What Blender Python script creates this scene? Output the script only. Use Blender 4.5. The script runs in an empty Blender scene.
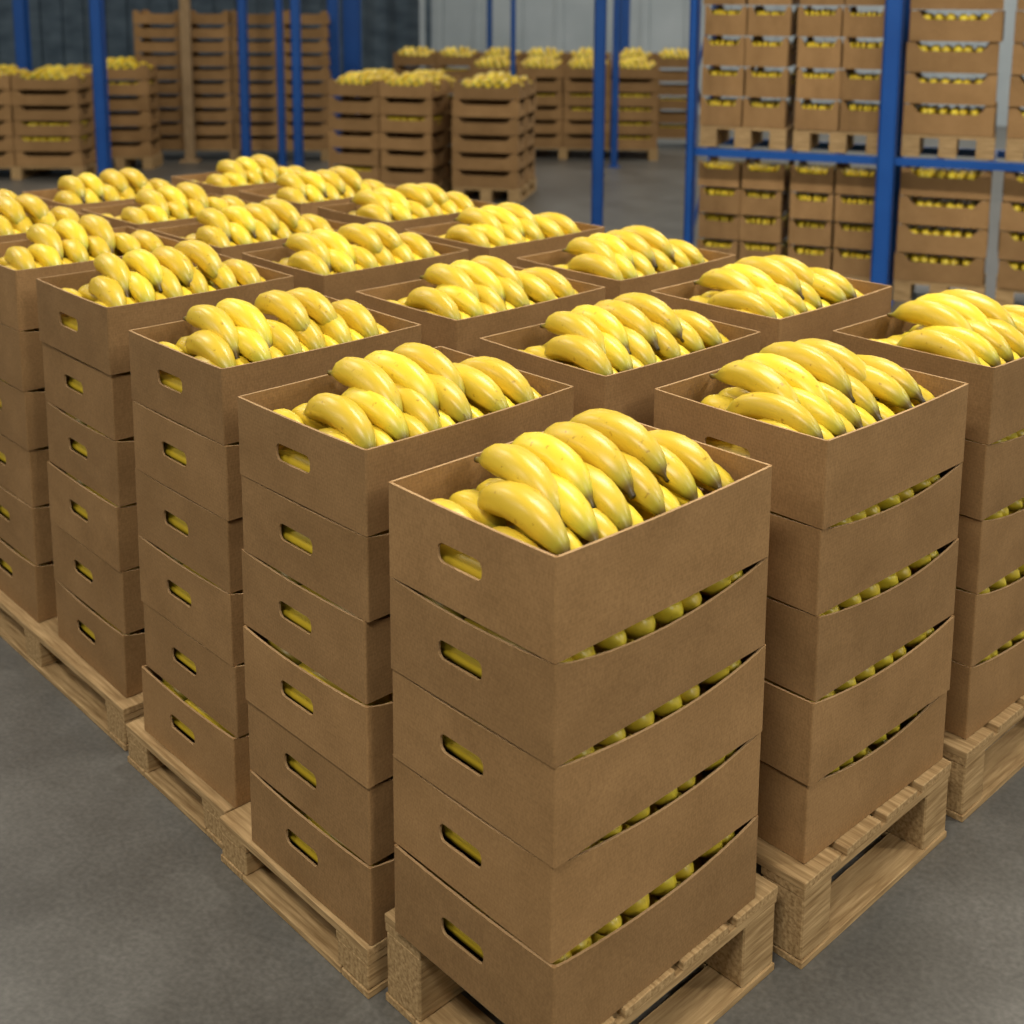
import bpy, bmesh, math, random
from mathutils import Vector, Matrix
rnd=random.Random(7)
SC=bpy.context.scene
COL=SC.collection
SC.view_settings.view_transform='Standard'

# ---------------------------------------------------------------- materials
def new_mat(name):
    m=bpy.data.materials.new(name); m.use_nodes=True
    nt=m.node_tree; b=nt.nodes['Principled BSDF']
    return m,nt,b
def N(nt,t,**kw):
    n=nt.nodes.new(t)
    for k,v in kw.items(): setattr(n,k,v)
    return n
def ramp(nt,stops):
    r=N(nt,'ShaderNodeValToRGB'); e=r.color_ramp.elements
    while len(e)<len(stops): e.new(.5)
    for i,(p,c) in enumerate(stops):
        e[i].position=p; e[i].color=(*c,1)
    return r
def cardboard(name,c1,c2,rough=.8):
    m,nt,b=new_mat(name); L=nt.links.new
    tc=N(nt,'ShaderNodeTexCoord'); oi=N(nt,'ShaderNodeObjectInfo')
    add=N(nt,'ShaderNodeVectorMath',operation='MULTIPLY_ADD')
    comb=N(nt,'ShaderNodeCombineXYZ')
    for i in range(3): L(oi.outputs['Random'],comb.inputs[i])
    L(comb.outputs[0],add.inputs[0]); add.inputs[1].default_value=(37,53,71); L(tc.outputs['Object'],add.inputs[2])
    n1=N(nt,'ShaderNodeTexNoise'); n1.inputs['Scale'].default_value=6; n1.inputs['Detail'].default_value=5; n1.inputs['Roughness'].default_value=.6
    L(add.outputs[0],n1.inputs['Vector'])
    mp=N(nt,'ShaderNodeMapping'); mp.inputs['Scale'].default_value=(300,300,140)
    L(add.outputs[0],mp.inputs['Vector'])
    n2=N(nt,'ShaderNodeTexNoise'); n2.inputs['Scale'].default_value=1; n2.inputs['Detail'].default_value=3
    L(mp.outputs[0],n2.inputs['Vector'])
    sx=N(nt,'ShaderNodeSeparateXYZ'); L(tc.outputs['Object'],sx.inputs[0])
    sn=N(nt,'ShaderNodeMath',operation='MULTIPLY'); sn.inputs[1].default_value=2*math.pi/.0065; L(sx.outputs[2],sn.inputs[0])
    sn2=N(nt,'ShaderNodeMath',operation='SINE'); L(sn.outputs[0],sn2.inputs[0])
    sm=N(nt,'ShaderNodeMath',operation='MULTIPLY_ADD'); sm.inputs[1].default_value=.045; L(sn2.outputs[0],sm.inputs[0]); L(n2.outputs['Fac'],sm.inputs[2])
    r=ramp(nt,[(.3,c1),(.7,c2)]); L(n1.outputs['Fac'],r.inputs['Fac'])
    mix=N(nt,'ShaderNodeMix',data_type='RGBA',blend_type='MULTIPLY')
    r2=ramp(nt,[(.3,(.82,.81,.80)),(.7,(1.08,1.08,1.08))]); L(sm.outputs[0],r2.inputs['Fac'])
    mix.inputs[0].default_value=1; L(r.outputs[0],mix.inputs[6]); L(r2.outputs[0],mix.inputs[7])
    hs=N(nt,'ShaderNodeHueSaturation')
    mr=N(nt,'ShaderNodeMapRange'); mr.inputs['To Min'].default_value=.86; mr.inputs['To Max'].default_value=1.1
    L(oi.outputs['Random'],mr.inputs['Value']); L(mr.outputs[0],hs.inputs['Value'])
    L(mix.outputs[2],hs.inputs['Color']); L(hs.outputs[0],b.inputs['Base Color'])
    b.inputs['Roughness'].default_value=rough; b.inputs['Specular IOR Level'].default_value=.2
    n3=N(nt,'ShaderNodeTexNoise'); n3.inputs['Scale'].default_value=11; n3.inputs['Detail'].default_value=1
    L(add.outputs[0],n3.inputs['Vector'])
    bp0=N(nt,'ShaderNodeBump'); bp0.inputs['Strength'].default_value=.35; bp0.inputs['Distance'].default_value=.012; L(n3.outputs['Fac'],bp0.inputs['Height'])
    bp=N(nt,'ShaderNodeBump'); bp.inputs['Strength'].default_value=.18; bp.inputs['Distance'].default_value=.002
    L(sm.outputs[0],bp.inputs['Height']); L(bp0.outputs[0],bp.inputs['Normal']); L(bp.outputs[0],b.inputs['Normal'])
    return m
M_CARD=cardboard('cardboard',(.275,.156,.061),(.348,.202,.083))
M_EDGE=cardboard('cardboard_cut_edge',(.37,.23,.105),(.44,.28,.135))

def banana_mat():
    m,nt,b=new_mat('banana_peel'); L=nt.links.new
    uv=N(nt,'ShaderNodeUVMap'); uv.uv_map='UVMap'; sp=N(nt,'ShaderNodeSeparateXYZ'); L(uv.outputs[0],sp.inputs[0])
    r=ramp(nt,[(0,(.10,.06,.02)),(.04,(.24,.18,.035)),(.13,(.48,.41,.04)),(.28,(.80,.575,.042)),(.78,(.80,.575,.042)),(.89,(.48,.43,.045)),(.935,(.16,.11,.025)),(1,(.025,.018,.01))])
    L(sp.outputs[1],r.inputs['Fac'])
    g=N(nt,'ShaderNodeNewGeometry'); hs=N(nt,'ShaderNodeHueSaturation')
    mr=N(nt,'ShaderNodeMapRange'); mr.inputs['To Min'].default_value=.84; mr.inputs['To Max'].default_value=1.05
    L(g.outputs['Random Per Island'],mr.inputs['Value']); L(mr.outputs[0],hs.inputs['Value'])
    mr2=N(nt,'ShaderNodeMapRange'); mr2.inputs['To Min'].default_value=.496; mr2.inputs['To Max'].default_value=.508
    L(g.outputs['Random Per Island'],mr2.inputs['Value']); L(mr2.outputs[0],hs.inputs['Hue'])
    L(r.outputs[0],hs.inputs['Color'])
    tc=N(nt,'ShaderNodeTexCoord'); n=N(nt,'ShaderNodeTexNoise'); n.inputs['Scale'].default_value=80; n.inputs['Detail'].default_value=4
    L(tc.outputs['Object'],n.inputs['Vector'])
    r2=ramp(nt,[(.29,(.55,.42,.28)),(.345,(1,1,1))]); L(n.outputs['Fac'],r2.inputs['Fac'])
    mix=N(nt,'ShaderNodeMix',data_type='RGBA',blend_type='MULTIPLY'); mix.inputs[0].default_value=.7
    L(hs.outputs[0],mix.inputs[6]); L(r2.outputs[0],mix.inputs[7])
    w=N(nt,'ShaderNodeTexNoise'); w.inputs['Scale'].default_value=1; w.inputs['Detail'].default_value=2
    mp=N(nt,'ShaderNodeMapping'); mp.inputs['Scale'].default_value=(10,1.2,1); L(uv.outputs[0],mp.inputs['Vector']); L(mp.outputs[0],w.inputs['Vector'])
    r3=ramp(nt,[(.3,(.88,.87,.76)),(.65,(1.02,1.02,1.0))]); L(w.outputs['Fac'],r3.inputs['Fac'])
    mx=N(nt,'ShaderNodeMix',data_type='RGBA',blend_type='MULTIPLY'); mx.inputs[0].default_value=.8
    L(mix.outputs[2],mx.inputs[6]); L(r3.outputs[0],mx.inputs[7]); L(mx.outputs[2],b.inputs['Base Color'])
    b.inputs['Roughness'].default_value=.36; b.inputs['Specular IOR Level'].default_value=.45
    return m
M_BAN=banana_mat()
def noisy(name,c1,c2,scale,rough=.6,stretch=(1,1,1),bump=0,spec=.4,metal=0):
    m,nt,b=new_mat(name); L=nt.links.new
    tc=N(nt,'ShaderNodeTexCoord'); mp=N(nt,'ShaderNodeMapping'); mp.inputs['Scale'].default_value=stretch
    L(tc.outputs['Object'],mp.inputs['Vector'])
    n=N(nt,'ShaderNodeTexNoise'); n.inputs['Scale'].default_value=scale; n.inputs['Detail'].default_value=6
    L(mp.outputs[0],n.inputs['Vector'])
    r=ramp(nt,[(.3,c1),(.7,c2)]); L(n.outputs['Fac'],r.inputs['Fac']); L(r.outputs[0],b.inputs['Base Color'])
    b.inputs['Roughness'].default_value=rough; b.inputs['Specular IOR Level'].default_value=spec; b.inputs['Metallic'].default_value=metal
    if bump:
        bp=N(nt,'ShaderNodeBump'); bp.inputs['Strength'].default_value=bump; bp.inputs['Distance'].default_value=.003
        L(n.outputs['Fac'],bp.inputs['Height']); L(bp.outputs[0],b.inputs['Normal'])
    return m
M_WOODX=noisy('pallet_wood_x',(.25,.15,.06),(.52,.35,.165),9,.8,(1,14,14),.4,.2)
M_WOODY=noisy('pallet_wood_y',(.25,.15,.06),(.52,.35,.165),9,.8,(14,1,14),.4,.2)
M_TIMBER=noisy('timber',(.24,.16,.08),(.38,.26,.14),8,.8,(9,9,1),.2,.2)
M_BLUE=noisy('rack_blue_paint',(.008,.065,.27),(.012,.085,.33),3,.4)
M_WALL=noisy('wall_panel',(.33,.38,.40),(.42,.47,.49),1.2,.6)
M_CEIL=noisy('ceiling_panel',(.20,.21,.21),(.25,.25,.25),1,.8)
M_TARP=noisy('dark_blue_grey_pvc',(.035,.06,.085),(.09,.13,.165),3,.4,(1,1,2))
M_HOUS=noisy('lamp_housing',(.5,.5,.5),(.6,.6,.6),3,.5)
def floor_mat():
    m,nt,b=new_mat('concrete_floor'); L=nt.links.new
    tc=N(nt,'ShaderNodeTexCoord')
    n=N(nt,'ShaderNodeTexNoise'); n.inputs['Scale'].default_value=2.8; n.inputs['Detail'].default_value=10; n.inputs['Roughness'].default_value=.74
    n2=N(nt,'ShaderNodeTexNoise'); n2.inputs['Scale'].default_value=90; n2.inputs['Detail'].default_value=3
    L(tc.outputs['Object'],n.inputs['Vector']); L(tc.outputs['Object'],n2.inputs['Vector'])
    r=ramp(nt,[(.3,(.088,.084,.073)),(.5,(.116,.111,.097)),(.72,(.158,.152,.134))]); L(n.outputs['Fac'],r.inputs['Fac'])
    r2=ramp(nt,[(.3,(.80,.80,.80)),(.7,(1.12,1.12,1.12))]); L(n2.outputs['Fac'],r2.inputs['Fac'])
    mix=N(nt,'ShaderNodeMix',data_type='RGBA',blend_type='MULTIPLY'); mix.inputs[0].default_value=1
    L(r.outputs[0],mix.inputs[6]); L(r2.outputs[0],mix.inputs[7]); L(mix.outputs[2],b.inputs['Base Color'])
    rr=N(nt,'ShaderNodeMapRange'); rr.inputs['To Min'].default_value=.28; rr.inputs['To Max'].default_value=.50
    L(n.outputs['Fac'],rr.inputs['Value']); L(rr.outputs[0],b.inputs['Roughness'])
    b.inputs['Specular IOR Level'].default_value=.5
    return m
M_FLOOR=floor_mat()

# ---------------------------------------------------------------- helpers
def mesh_obj(name,me,parent=None,mw=None):
    o=bpy.data.objects.new(name,me); COL.objects.link(o)
    if parent: o.parent=parent
    if mw is not None: o.matrix_local=mw
    return o
def empty(name,loc=(0,0,0),rz=0):
    o=bpy.data.objects.new(name,None); COL.objects.link(o); o.empty_display_size=.1
    o.location=loc; o.rotation_euler=(0,0,rz); return o
def bm_box(bm,lo,hi,mi=0,bev=0):
    r=bmesh.ops.create_cube(bm,size=1)
    vs=r['verts']
    s=[hi[i]-lo[i] for i in range(3)]; c=[(hi[i]+lo[i])/2 for i in range(3)]
    for v in vs: v.co=Vector((v.co[i]*s[i]+c[i] for i in range(3)))
    fs={f for v in vs for f in v.link_faces}
    for f in fs: f.material_index=mi
    if bev:
        es={e for v in vs for e in v.link_edges}
        bmesh.ops.bevel(bm,geom=list(es),offset=bev,segments=1,affect='EDGES',profile=.5)
def to_mesh(bm,name,mats,smooth=False):
    bmesh.ops.recalc_face_normals(bm,faces=bm.faces)
    me=bpy.data.meshes.new(name); bm.to_mesh(me); bm.free()
    for m in mats: me.materials.append(m)
    if smooth:
        for p in me.polygons: p.use_smooth=True
    return me

# ---------------------------------------------------------------- cardboard box
A_,B_=.512,.402       # long (X), short (Y)
T=.005
def panel(bm,o,u,nrm,length,h,top,bulge=0,hole=None):
    """wall panel, outer face starts at o running along u, outward normal nrm; top(t)->drop below h"""
    o=Vector(o);u=Vector(u);nrm=Vector(nrm)
    def P(s,z,inner):
        t=s/length
        off=bulge*math.sin(math.pi*min(max(t,0),1))*min(1,z/h*1.0) - (T if inner else 0)
        return o+u*s+nrm*off+Vector((0,0,z))
    if hole is None:
        n=22
        cols=[]
        for i in range(n+1):
            s=length*i/n; zt=h-top(i/n)
            cols.append([[bm.verts.new(P(s,z,inn)) for z in (0,zt*.5,zt)] for inn in (0,1)])
        for i in range(n):
            a,b=cols[i],cols[i+1]
            for k in range(2):
                bm.faces.new((a[0][k],b[0][k],b[0][k+1],a[0][k+1]))
                bm.faces.new((b[1][k],a[1][k],a[1][k+1],b[1][k+1]))
            f=bm.faces.new((a[0][2],b[0][2],b[1][2],a[1][2])); f.material_index=1
            bm.faces.new((b[0][0],a[0][0],a[1][0],b[1][0]))
        return
    hs,hz,hw,hh,hr=hole
    pts=[]
    for (cx,cz,a0) in ((hw/2-hr,hh/2-hr,0),(-hw/2+hr,hh/2-hr,90),(-hw/2+hr,-hh/2+hr,180),(hw/2-hr,-hh/2+hr,270)):
        for k in range(7):
            a=math.radians(a0+k*15); pts.append((hs+cx+hr*math.cos(a),hz+cz+hr*math.sin(a)))
    full=[]
    for i,p in enumerate(pts):
        q=pts[(i+1)%len(pts)]
        d=math.dist(p,q); m=max(1,int(d/.012))
        for k in range(m): full.append((p[0]+(q[0]-p[0])*k/m,p[1]+(q[1]-p[1])*k/m))
    out=[]
    for (x,z) in full:
        dx=x-hs;dz=(z-hz)*(hw/hh)*.62
        k=1e9
        if dx>1e-9:k=min(k,(length-hs)/dx)
        if dx<-1e-9:k=min(k,hs/-dx)
        if dz>1e-9:k=min(k,(h-hz)/dz)
        if dz<-1e-9:k=min(k,hz/-dz)
        out.append([hs+dx*k,hz+dz*k])
    for c in ((0,0),(length,0),(length,h),(0,h)):
        j=min(range(len(out)),key=lambda i:math.dist(out[i],c)); out[j]=list(c)
    rings={}
    for inn in (0,1):
        R1=[bm.verts.new(P(x,z,inn)) for x,z in full]
        R2=[]
        for x,z in out:
            if z>h-1e-6: z=h-top(x/length)
            R2.append(bm.verts.new(P(x,z,inn)))
        rings[inn]=(R1,R2,out)
        for i in range(len(R1)):
            j=(i+1)%len(R1); bm.faces.new((R1[i],R1[j],R2[j],R2[i]))
    for r in (0,1):
        X,Y=rings[0][r],rings[1][r]
        for i in range(len(X)):
            j=(i+1)%len(X); f=bm.faces.new((X[i],X[j],Y[j],Y[i]))
            f.material_index=1 if (r==0 or (out[i][1]>h-1e-6 and out[j][1]>h-1e-6)) else 0
def box_mesh(name,h,sagx,sagy,rng,notch=False,bul=.004):
    bm=bmesh.new(); c=.004
    def sag(amp,ph):
        sk=rng.uniform(-.12,.12)
        def f(t):
            if notch:
                e=min(t,1-t); k=min(max((e-.10)/.06,0),1); return amp*k
            return amp*max(0,math.sin(math.pi*t))**.75*(1+sk*math.cos(math.pi*t))
        return f
    a,b=A_,B_
    panel(bm,(c,0,0),(1,0,0),(0,-1,0),a-2*c,h,sag(sagx,0),bul)
    panel(bm,(a-c,b,0),(-1,0,0),(0,1,0),a-2*c,h,sag(sagx,0),bul*.5)
    hz=h*.53
    hole=lambda s:(s,hz,.108,.034,.013)
    L=b-2*c
    panel(bm,(0,b-c,0),(0,-1,0),(-1,0,0),L,h,sag(sagy,0),bul*.3,hole(L*.46))
    panel(bm,(a,c,0),(0,1,0),(1,0,0),L,h,sag(sagy,0),bul*.3,hole(L*.5))
    for (x,y) in ((c,c),(a-c,c),(a-c,b-c),(c,b-c)):
        bmesh.ops.create_cone(bm,cap_ends=True,segments=16,radius1=c,radius2=c,depth=h,matrix=Matrix.Translation((x,y,h/2)))
    bm_box(bm,(c,c,0),(a-c,b-c,.004))
    return to_mesh(bm,name,[M_CARD,M_EDGE])

# ---------------------------------------------------------------- bananas
P_NORM=[(0,.20),(.025,.18),(.06,.20),(.10,.30),(.15,.50),(.21,.72),(.29,.90),(.38,.98),(.48,1.0),(.58,1.0),(.67,.96),(.76,.86),(.84,.69),(.90,.49),(.937,.31),(.96,.21),(.99,.20),(1,.16)]
P_BLUNT=[(0,.3),(.05,.6),(.15,.85),(.3,.97),(.5,1),(.7,1),(.82,.96),(.90,.84),(.945,.66),(.972,.46),(.988,.26),(1,.12)]
def banana(bm,uvl,mat,L=.292,r=.0315,arc=1.6,ns=15,seed=0,prof=P_NORM):
    """arc along local Y (stem at +Y), bulging +Z; mid centreline at origin"""
    R=L/arc; rg=random.Random(seed); ph=rg.random()*6
    vm=(lambda t:.3+.53*t) if prof is P_BLUNT else (lambda t:t)
    rings=[]
    for (t,pr) in prof:
        a=(t-.5)*arc
        cy=-math.sin(a)*R; cz=(math.cos(a)-1)*R
        if t<.12 and prof is P_NORM: cz+=(.12-t)*L*.4
        up=Vector((0,-math.sin(a),math.cos(a)));sd=Vector((1,0,0))
        rr=r*pr; ring=[]
        for k in range(ns):
            p=2*math.pi*k/ns
            q=rr*(1+.05*math.cos(5*p+ph))
            ring.append(bm.verts.new(mat@(Vector((0,cy,cz))+sd*(q*math.cos(p))+up*(q*math.sin(p)*.95))))
        rings.append((vm(t),ring))
    for i in range(len(rings)-1):
        t0,a=rings[i];t1,b=rings[i+1]
        for k in range(ns):
            j=(k+1)%ns
            f=bm.faces.new((a[k],a[j],b[j],b[k])); f.smooth=True
            for lp,(uu,vv) in zip(f.loops,((k/ns,t0),((k+1)/ns,t0),((k+1)/ns,t1),(k/ns,t1))): lp[uvl].uv=(uu,vv)
    for t,rg_ in (rings[0],rings[-1]):
        f=bm.faces.new(rg_)
        for lp in f.loops: lp[uvl].uv=(.5,t)
def place(x,y,z,yaw=0,roll=0,pitch=0,s=1):
    return Matrix.Translation((x,y,z))@Matrix.Rotation(math.radians(yaw),4,'Z')@Matrix.Rotation(math.radians(pitch),4,'X')@Matrix.Rotation(math.radians(roll),4,'Y')@Matrix.Scale(s,4)
def row(bm,uvl,rg,xs,cy,cz,yaw0=0,pitch=0,s=1,roll=0,arc0=1.6):
    n=len(xs); arc=arc0+rg.uniform(-.12,.12)
    for i,x in enumerate(xs):
        k=i-(n-1)/2
        banana(bm,uvl,place(x+rg.uniform(-.004,.004),cy+rg.uniform(-.008,.008),cz+rg.uniform(-.005,.005),yaw0+k*2.5+rg.uniform(-2.5,2.5),roll+k*3+rg.uniform(-5,5),pitch+rg.uniform(-3,3),s*rg.uniform(.96,1.04)),seed=rg.random(),arc=arc+rg.uniform(-.08,.08))
def heap_mesh(name,seed,v):
    rg=random.Random(seed); bm=bmesh.new(); uvl=bm.loops.layers.uv.new('UVMap')
    u=rg.uniform
    for k in range(8):
        x=.042+k*.428/7
        banana(bm,uvl,place(x,.30,-.045+u(-.006,.01),u(-5,5),u(-15,15),0,1),L=.17,r=.026,arc=1.2,seed=rg.random())
        banana(bm,uvl,place(x,.2,-.098,0,0,0,1),L=.33,r=.026,arc=.2,prof=P_BLUNT,seed=rg.random())
    row(bm,uvl,rg,[.044+k*.071 for k in range(7)],.138,-.040,u(-4,2),u(-2,2),.80)
    if v==0:
        row(bm,uvl,rg,[.082,.155,.228],.178,.000,u(-8,-2),u(-2,2),.97)
        row(bm,uvl,rg,[.312,.385,.452],.175,-.004,u(-6,-2),u(-2,2),.95)
        row(bm,uvl,rg,[.135,.212,.290,.368],.238,.038,u(-6,0),u(1,5),.98)
    elif v==1:
        row(bm,uvl,rg,[.072,.145,.218],.172,-.001,u(-6,-2),u(-2,2),.95)
        row(bm,uvl,rg,[.300,.373,.446],.178,.001,u(-8,-3),u(-2,2),.96)
        row(bm,uvl,rg,[.115,.190],.232,.036,u(-8,-3),u(1,5),.98)
        row(bm,uvl,rg,[.285,.360],.240,.039,u(-5,0),u(1,5),.99)
    else:
        row(bm,uvl,rg,[.078,.150],.178,.000,u(-8,-3),u(-2,2),.97)
        row(bm,uvl,rg,[.232,.304,.376,.450],.176,-.001,u(-5,0),u(-2,2),.95)
        row(bm,uvl,rg,[.180,.258,.336],.238,.039,u(-7,0),u(1,5),1.0)
    return to_mesh(bm,name,[M_BAN])
def fill_mesh(name,seed):
    rg=random.Random(seed); bm=bmesh.new(); uvl=bm.loops.layers.uv.new('UVMap')
    for k in range(8):
        x=.045+k*.422/7+rg.uniform(-.006,.006)
        banana(bm,uvl,place(x,.131+rg.uniform(-.002,.003),-.0325+rg.uniform(-.004,.001),rg.uniform(-9,9),0,-2),L=.238,r=.0315*rg.uniform(.84,1.0),arc=.2,prof=P_BLUNT,seed=rg.random())
        banana(bm,uvl,place(.045+k*.422/7,.32,-.036,0,0,0,1),L=.14,r=.022,seed=rg.random(),arc=.6)
        banana(bm,uvl,place(.04+k*.43/7,.2,-.088,0,0,0,1),L=.34,r=.027,arc=.15,prof=P_BLUNT,seed=rg.random())
    return to_mesh(bm,name,[M_BAN])
HEAPS=[heap_mesh('banana_heap_%d'%i,12+i*5,i%3) for i in range(9)]
FILLS=[fill_mesh('banana_layer_%d'%i,31+i) for i in range(4)]
BOXC={}
def boxes(h,top):
    key=(round(h,3),top)
    if key not in BOXC:
        rg=random.Random(int(key[0]*1000)+top)
        BOXC[key]=[box_mesh('banana_box_mesh',h-.0015,.0015 if top else .019+.005*k,.001 if top else .003+.003*k,rg,False,.005) for k in range(2 if top else 3)]
    return BOXC[key]
def stack(x,y,zb,zt,n,yaw=0,sx=0,heap=None):
    e=empty('banana_box_stack',(x,y,zb),yaw)
    h=(zt-zb)/n
    for k in range(n):
        top=k==n-1
        j=rnd.choice(boxes(h,top))
        dx,dy,a=(rnd.uniform(-.005,.005),rnd.uniform(-.005,.005),rnd.uniform(-.009,.009))
        mw=Matrix.Translation((dx,dy,k*h))@Matrix.Rotation(a,4,'Z')@Matrix.Diagonal((1+sx,1-sx,1,1))
        mesh_obj('cardboard_box_%d'%(k+1),j,e,mw)
        me=(HEAPS[heap] if heap is not None else rnd.choice(HEAPS)) if top else rnd.choice(FILLS)
        mesh_obj('bananas_%d'%(k+1),me,e,mw@Matrix.Translation((0,0,h)))
    return e

GX,GY=.6227,.5049
ST={ # (i,j):(dx,dy,ztop,zbottom,levels,yaw,sx)
(0,0):(-.022,.026,1.007,.178,5,-.001,.035),
(0,1):(-.023,-.025,1.041,.104,6,.003,.009),
(0,2):(.01,-.021,1.061,.100,6,-.003,.006),
(0,3):(.031,.007,1.086,.112,6,-.016,-.011),
(0,4):(.03,.01,1.09,.112,6,-.01,0),
(0,5):(.03,.01,1.09,.112,6,.01,0),
(0,6):(.03,.01,1.09,.112,6,0,0),
(1,0):(.015,.006,1.021,.182,5,-.022,-.007),
(2,0):(.029,.002,1.026,.170,5,-.021,.009),
(1,1):(-.015,-.006,1.033,.14,5,-.024,.026),
(2,1):(-.028,-.004,1.043,.14,5,-.005,.01),
(1,2):(.02,0,1.046,.14,5,0,.01),
(2,2):(0,.01,1.047,.14,5,0,0),
(1,3):(.01,.005,1.07,.14,5,0,0),
(2,3):(-.01,.02,1.06,.14,5,0,0),
}
for i in range(3):
    for j in range(7):
        dx,dy,zt,zb,n,yw,sx=ST.get((i,j),(0,.01,1.07,.14,5,rnd.uniform(-.02,.02),0))
        stack(i*GX+dx,j*GY+dy,zb,zt,n,yw,sx,heap=(i*4+j*5)%9)

# ---------------------------------------------------------------- pallets
def pallet(x0,y0,x1,y1,zt):
    e=empty('wooden_pallet',(x0,y0,0)); w,d=x1-x0,y1-y0; t=.017
    bm=bmesh.new()                      # deck boards run along Y
    nb=max(4,int(w/.12)); bw=w/nb*.88
    for k in range(nb):
        x=k*(w-bw)/(nb-1); bm_box(bm,(x,0,zt-t),(x+bw,d,zt),0,.0015)
    nx=2 if w<.9 else 4
    bx=.10
    xs=[k*(w-bx)/(nx-1) for k in range(nx)]
    for x in xs: bm_box(bm,(x,.085,.0),(x+bx,d-.085,.015),0,.0015)
    mesh_obj('deck_boards',to_mesh(bm,'deck_boards',[M_WOODY]),e)
    bm=bmesh.new()                      # cross bearers along X + end base boards
    m=2 if d<.6 else (3 if d<1 else 5)
    ys=[k*(d-.10)/(m-1) for k in range(m)]
    for y in ys: bm_box(bm,(.001,y+.001,zt-2*t),(w-.001,y+.099,zt-t),0,.0015)
    bm_box(bm,(0,0,0),(w,.083,.015),0,.0015); bm_box(bm,(0,d-.083,0),(w,d,.015),0,.0015)
    mesh_obj('bearers',to_mesh(bm,'bearers',[M_WOODX]),e)
    bm=bmesh.new()
    for x in xs:
        for y in ys: bm_box(bm,(x+.002,y+.003,.015),(x+bx-.002,y+.097,zt-2*t),0,.003)
    mesh_obj('blocks',to_mesh(bm,'blocks',[M_WOODX]),e)
    return e
pallet(-.012,.015,.565,.455,.176)
pallet(-.035,.475,.56,.985,.102)
pallet(-.015,.995,.56,1.44,.098)
pallet(.0,1.48,.56,3.50,.110)
pallet(.60,-.02,1.155,.44,.180)
pallet(1.225,-.02,1.80,.45,.168)
pallet(.60,.475,1.80,1.44,.138)
pallet(.60,1.47,1.80,3.50,.138)

# ---------------------------------------------------------------- background stacks
ANG=math.radians(-65.1)
BOXN=[box_mesh('notched_box_mesh',.158,.046,.044,random.Random(3),True,0)]
def bgstack(x,y,n,h=.165,z0=.13,nx=1,ny=1,heap=True,yaw=ANG,pal=True,sx=1,name='banana_box_stack',parent=None,gap=.012,fill=.85):
    """front face along local +X, depth local +Y"""
    if parent is None: e=empty(name,(x,y,0),yaw)
    else: e=parent
    for a in range(nx):
        for b in range(ny):
            for k in range(n):
                mw=Matrix.Translation((a*(A_*sx+gap)+rnd.uniform(-.007,.007)+ (x if parent else 0),b*(B_+gap)+rnd.uniform(-.008,.008)+(y if parent else 0),z0+k*h))@Matrix.Rotation(rnd.uniform(-.02,.02),4,'Z')@Matrix.Diagonal((sx,1,h/.165,1))
                mesh_obj('cardboard_box',BOXN[0],e,mw)
                if k==n-1 and heap: mesh_obj('bananas',rnd.choice(HEAPS),e,mw@Matrix.Translation((0,0,.155)))
                elif b==0 and rnd.random()<fill: mesh_obj('bananas',rnd.choice(FILLS),e,mw@Matrix.Translation((0,0,rnd.uniform(.138,.153))))
    if pal:
        W=nx*(A_*sx+gap);D=ny*(B_+gap)
        bm=bmesh.new()
        for k in range(4): bm_box(bm,(0,k*(D-.09)/3,z0-.02),(W,k*(D-.09)/3+.09,z0-.003))
        for xx in (0,(W-.1)/2,W-.1):
            bm_box(bm,(xx,0,z0-.04),(xx+.1,D,z0-.02)); 
            for yy in (0,(D-.1)/2,D-.1): bm_box(bm,(xx,yy,z0-.115),(xx+.1,yy+.1,z0-.04))
            bm_box(bm,(xx,0,z0-.13),(xx+.1,D,z0-.115))
        mesh_obj('pallet',to_mesh(bm,'pallet',[M_WOODX]),e,Matrix.Translation((x,y,0)) if parent else Matrix())
    return e
def post(bm,x,y,w,d,h):
    # C-channel upright: web + two flanges, foot plate
    bm_box(bm,(x-w/2,y-d/2,.006),(x+w/2,y-d/2+.012,h)); bm_box(bm,(x-w/2,y-d/2,.006),(x-w/2+.012,y+d/2,h)); bm_box(bm,(x+w/2-.012,y-d/2,.006),(x+w/2,y+d/2,h))
    bm_box(bm,(x-w/2-.03,y-d/2-.03,0),(x+w/2+.03,y+d/2+.03,.008))
def rack(x,y,yaw,bays,depth,levels,h,pw=.09,pws=None,brace=True):
    e=empty('blue_pallet_rack',(x,y,0),yaw); bm=bmesh.new(); X=0; xs=[0]
    for b in bays: X+=b; xs.append(X)
    for i,xx in enumerate(xs):
        w=pws[i] if pws else pw
        post(bm,xx,0,w,.08,h); post(bm,xx,depth,w,.08,h)
        z=.3;s=0
        while z<h-.5 and brace:
            p0=Vector((xx,.03,z)) if s==0 else Vector((xx,depth-.03,z)); p1=Vector((xx,depth-.03,z+.5)) if s==0 else Vector((xx,.03,z+.5))
            d=p1-p0; m=Matrix.Translation((p0+p1)/2)@d.to_track_quat('Z','Y').to_matrix().to_4x4()
            bmesh.ops.create_cone(bm,cap_ends=True,segments=8,radius1=.012,radius2=.012,depth=d.length,matrix=m)
            z+=.5;s=1-s
    for z in levels:
        for yy in (0,depth): bm_box(bm,(0,yy-.02,z-.045),(X,yy+.02,z))
        for xx in [k*X/8 for k in range(1,8)]: bm_box(bm,(xx-.02,0,z-.03),(xx+.02,depth,z-.005))
    mesh_obj('frame',to_mesh(bm,'rack_frame',[M_BLUE]),e)
    return e
r1=rack(4.908,3.674,ANG,[1.157,1.157],.62,[.875,2.05],3.6,pws=[.05,.10,.1])
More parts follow.
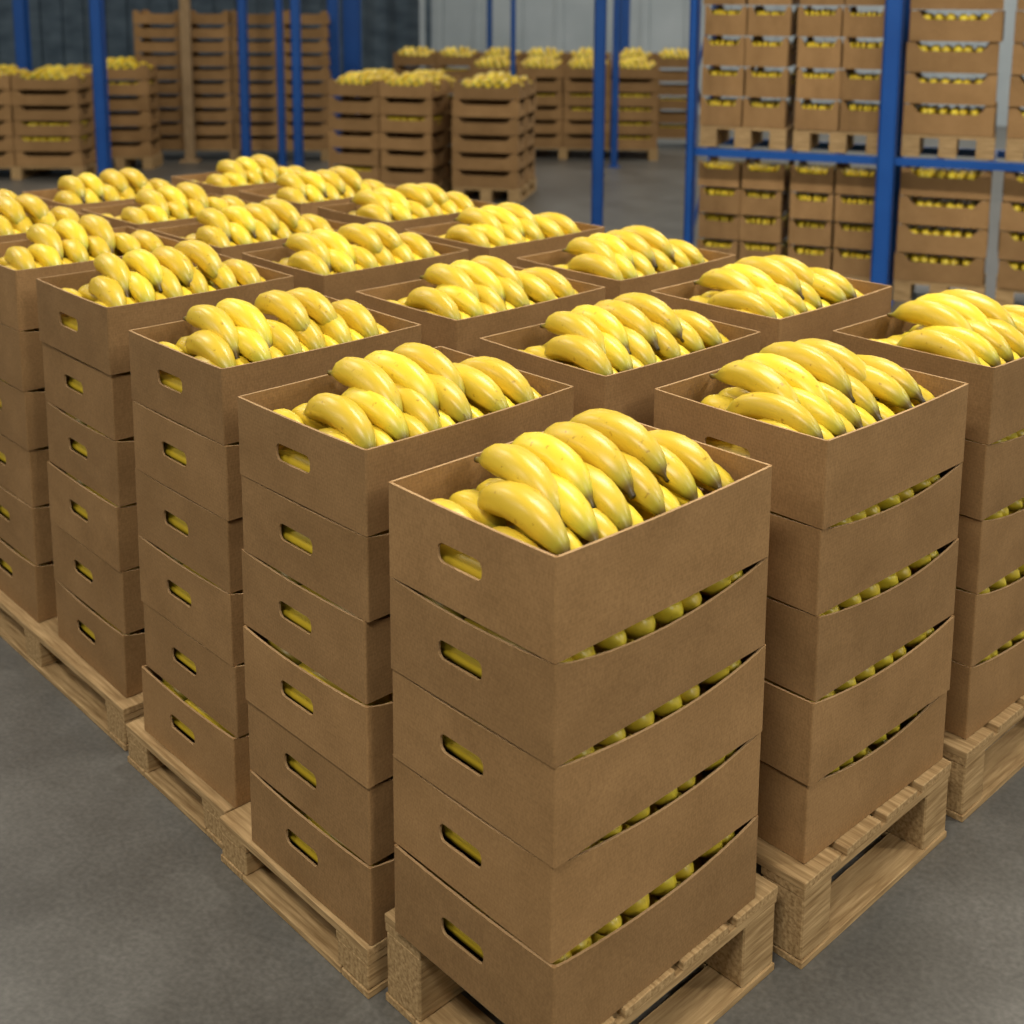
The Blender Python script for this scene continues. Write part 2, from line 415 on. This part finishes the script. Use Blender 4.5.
def load(parent,x,z0,n,h,nx,sx):
    bgstack(x,.10,n,h,z0,nx,1,False,parent=parent,sx=sx,gap=.008,fill=1)
load(r1,.03,.13,4,.165,2,.50); load(r1,.60,.13,4,.165,2,.50)
load(r1,1.23,.13,4,.17,1,.98);  load(r1,1.80,.13,4,.17,1,.9)
load(r1,.03,1.005,5,.185,2,.50); load(r1,.60,1.005,5,.185,2,.50)
load(r1,1.23,1.005,5,.18,1,.98); load(r1,1.80,1.005,5,.18,1,.9)
R43=math.radians(-43.3)
bgstack(5.38,8.16,6,.155,.13,2,2,yaw=math.radians(-60),sx=.95,fill=.3)
bgstack(5.98,7.15,6,.155,.13,1,2,yaw=math.radians(-55),sx=1.15,fill=.3)
bgstack(8.1,9.3,6,.155,.13,4,2,yaw=math.radians(-48),fill=.3)
bgstack(8.3,10.9,6,.165,.13,7,1,yaw=math.radians(-48),fill=.3)
bgstack(3.19,11.43,6,.15,.13,2,2,yaw=R43,sx=1.25,fill=.2)
bgstack(4.52,11.25,6,.16,.13,1,1,yaw=R43,sx=1.3,fill=.2)
bgstack(5.26,11.55,10,.15,.13,4,1,yaw=R43,heap=False,fill=0)
# free-standing blue steel columns reaching the roof
for (x,y,w_) in ((5.60,5.08,.085),(8.74,7.71,.07),(6.72,7.16,.045),(9.42,10.4,.07),(4.18,10.15,.11),(5.9,10.39,.09),(5.93,9.75,.07),(5.79,9.25,.09),(7.0,10.31,.12),(8.06,11.4,.2),(5.02,13.9,.14),(11.6,10.1,.12),(10.9,8.4,.07)):
    e=empty('blue_steel_upright',(x,y,0),R43); bm=bmesh.new(); post(bm,0,0,w_,w_,5.99); mesh_obj('profile',to_mesh(bm,'upright_profile',[M_BLUE]),e)
te=empty('timber_post',(5.52,11.02,0),R43); bm=bmesh.new(); bm_box(bm,(0,0,0),(.10,.10,5.99),0,.006); bm_box(bm,(-.05,-.05,0),(.15,.15,.03),0,.004)
mesh_obj('shaft',to_mesh(bm,'shaft',[M_TIMBER]),te)
ce=empty('strip_curtain',(5.17,16.2,0),R43); bm=bmesh.new()
for k in range(42):
    yy=.03 if k%2 else 0; bm_box(bm,(k*.145,yy,.02),(k*.145+.17,yy+.006,3.9))
bm_box(bm,(-.1,-.04,3.9),(6.3,.08,4.0))
for xx in (-.08,6.2): bm_box(bm,(xx,-.04,0),(xx+.08,.08,3.9))
mesh_obj('strips',to_mesh(bm,'strips',[M_TARP]),ce)

# ---------------------------------------------------------------- room
e_=Vector((math.cos(ANG),math.sin(ANG),0)); g_=Vector((-e_.y,e_.x,0))
def room_box(name,e0,e1,g0,g1,z0,z1,mat):
    bm=bmesh.new(); bm_box(bm,(e0,g0,z0),(e1,g1,z1))
    me=to_mesh(bm,name,[mat]); o=mesh_obj(name,me); o.rotation_euler=(0,0,ANG); return o
E0,E1,G0,G1,H=-21,9,-9,17.5,6
room_box('floor',E0,E1,G0,G1,-.1,0,M_FLOOR)
room_box('ceiling',E0,E1,G0,G1,H,H+.1,M_CEIL)
def wall(name,e0,e1,g0,g1,along):
    bm=bmesh.new(); bm_box(bm,(e0,g0,0),(e1,g1,H))
    n=int(((e1-e0) if along=='e' else (g1-g0))/.7)
    for k in range(n):
        if along=='e': x=e0+.1+k*.7; y=g0-.03 if g0>0 else g1; bm_box(bm,(x,y,.1),(x+.12,y+.03,H-.05))
        else: y=g0+.1+k*.7; x=e0-.03 if e0>0 else e1; bm_box(bm,(x,y,.1),(x+.03,y+.12,H-.05))
    o=mesh_obj(name,to_mesh(bm,name,[M_WALL])); o.rotation_euler=(0,0,ANG)
wall('wall_back',E0,E1,G1,G1+.2,'e'); wall('wall_front',E0,E1,G0-.2,G0,'e')
wall('wall_left',E0-.2,E0,G0,G1,'g'); wall('wall_right',E1,E1+.2,G0,G1,'g')

# ---------------------------------------------------------------- lights
def lamp(e,g,L,W,power,z=5.3,col=(1,.945,.86)):
    p=e_*e+g_*g
    par=empty('ceiling_light',(p.x,p.y,z),ANG)
    bm=bmesh.new(); bm_box(bm,(-L/2,-W/2,.02),(L/2,W/2,.10)); bm_box(bm,(-L/2,-.01,.1),(-L/2+.02,.01,H-z)); bm_box(bm,(L/2-.02,-.01,.1),(L/2,.01,H-z))
    mesh_obj('housing',to_mesh(bm,'housing',[M_HOUS]),par)
    ld=bpy.data.lights.new('lamp','AREA'); ld.shape='RECTANGLE'; ld.size=L; ld.size_y=W; ld.energy=power; ld.color=col
    o=bpy.data.objects.new('lamp',ld); COL.objects.link(o); o.parent=par
for e in (-12,-6,0,5.5):
    for g in (-3,2.5,8,14):
        lamp(e,g,2.0,.4,{-3:228,2.5:228,8:92,14:185}[g]*{-12:.85,-6:.70,0:1.02,5.5:1.15}[e])
w=bpy.data.worlds.new('w'); SC.world=w; w.use_nodes=True
w.node_tree.nodes['Background'].inputs[0].default_value=(.9,.95,1,1); w.node_tree.nodes['Background'].inputs[1].default_value=.3

# ---------------------------------------------------------------- camera
th,pi_,ro=.8162,.1687,.0037
fw=Vector((math.cos(th)*math.cos(pi_),math.sin(th)*math.cos(pi_),-math.sin(pi_)))
r=Vector((math.sin(th),-math.cos(th),0)); u=r.cross(fw)
r2=r*math.cos(ro)+u*math.sin(ro); u2=-r*math.sin(ro)+u*math.cos(ro)
cd=bpy.data.cameras.new('camera'); co=bpy.data.objects.new('camera',cd); COL.objects.link(co)
m=Matrix((r2,u2,-fw)).transposed().to_4x4(); m.translation=Vector((-1.2409,-1.1494,1.7956)); co.matrix_world=m
cd.sensor_width=36; cd.lens=1259.7/1024*36; cd.shift_x=.0112; cd.shift_y=-.295
cd.clip_start=.05; cd.dof.use_dof=True; cd.dof.focus_distance=2.4; cd.dof.aperture_fstop=3.6
SC.camera=co
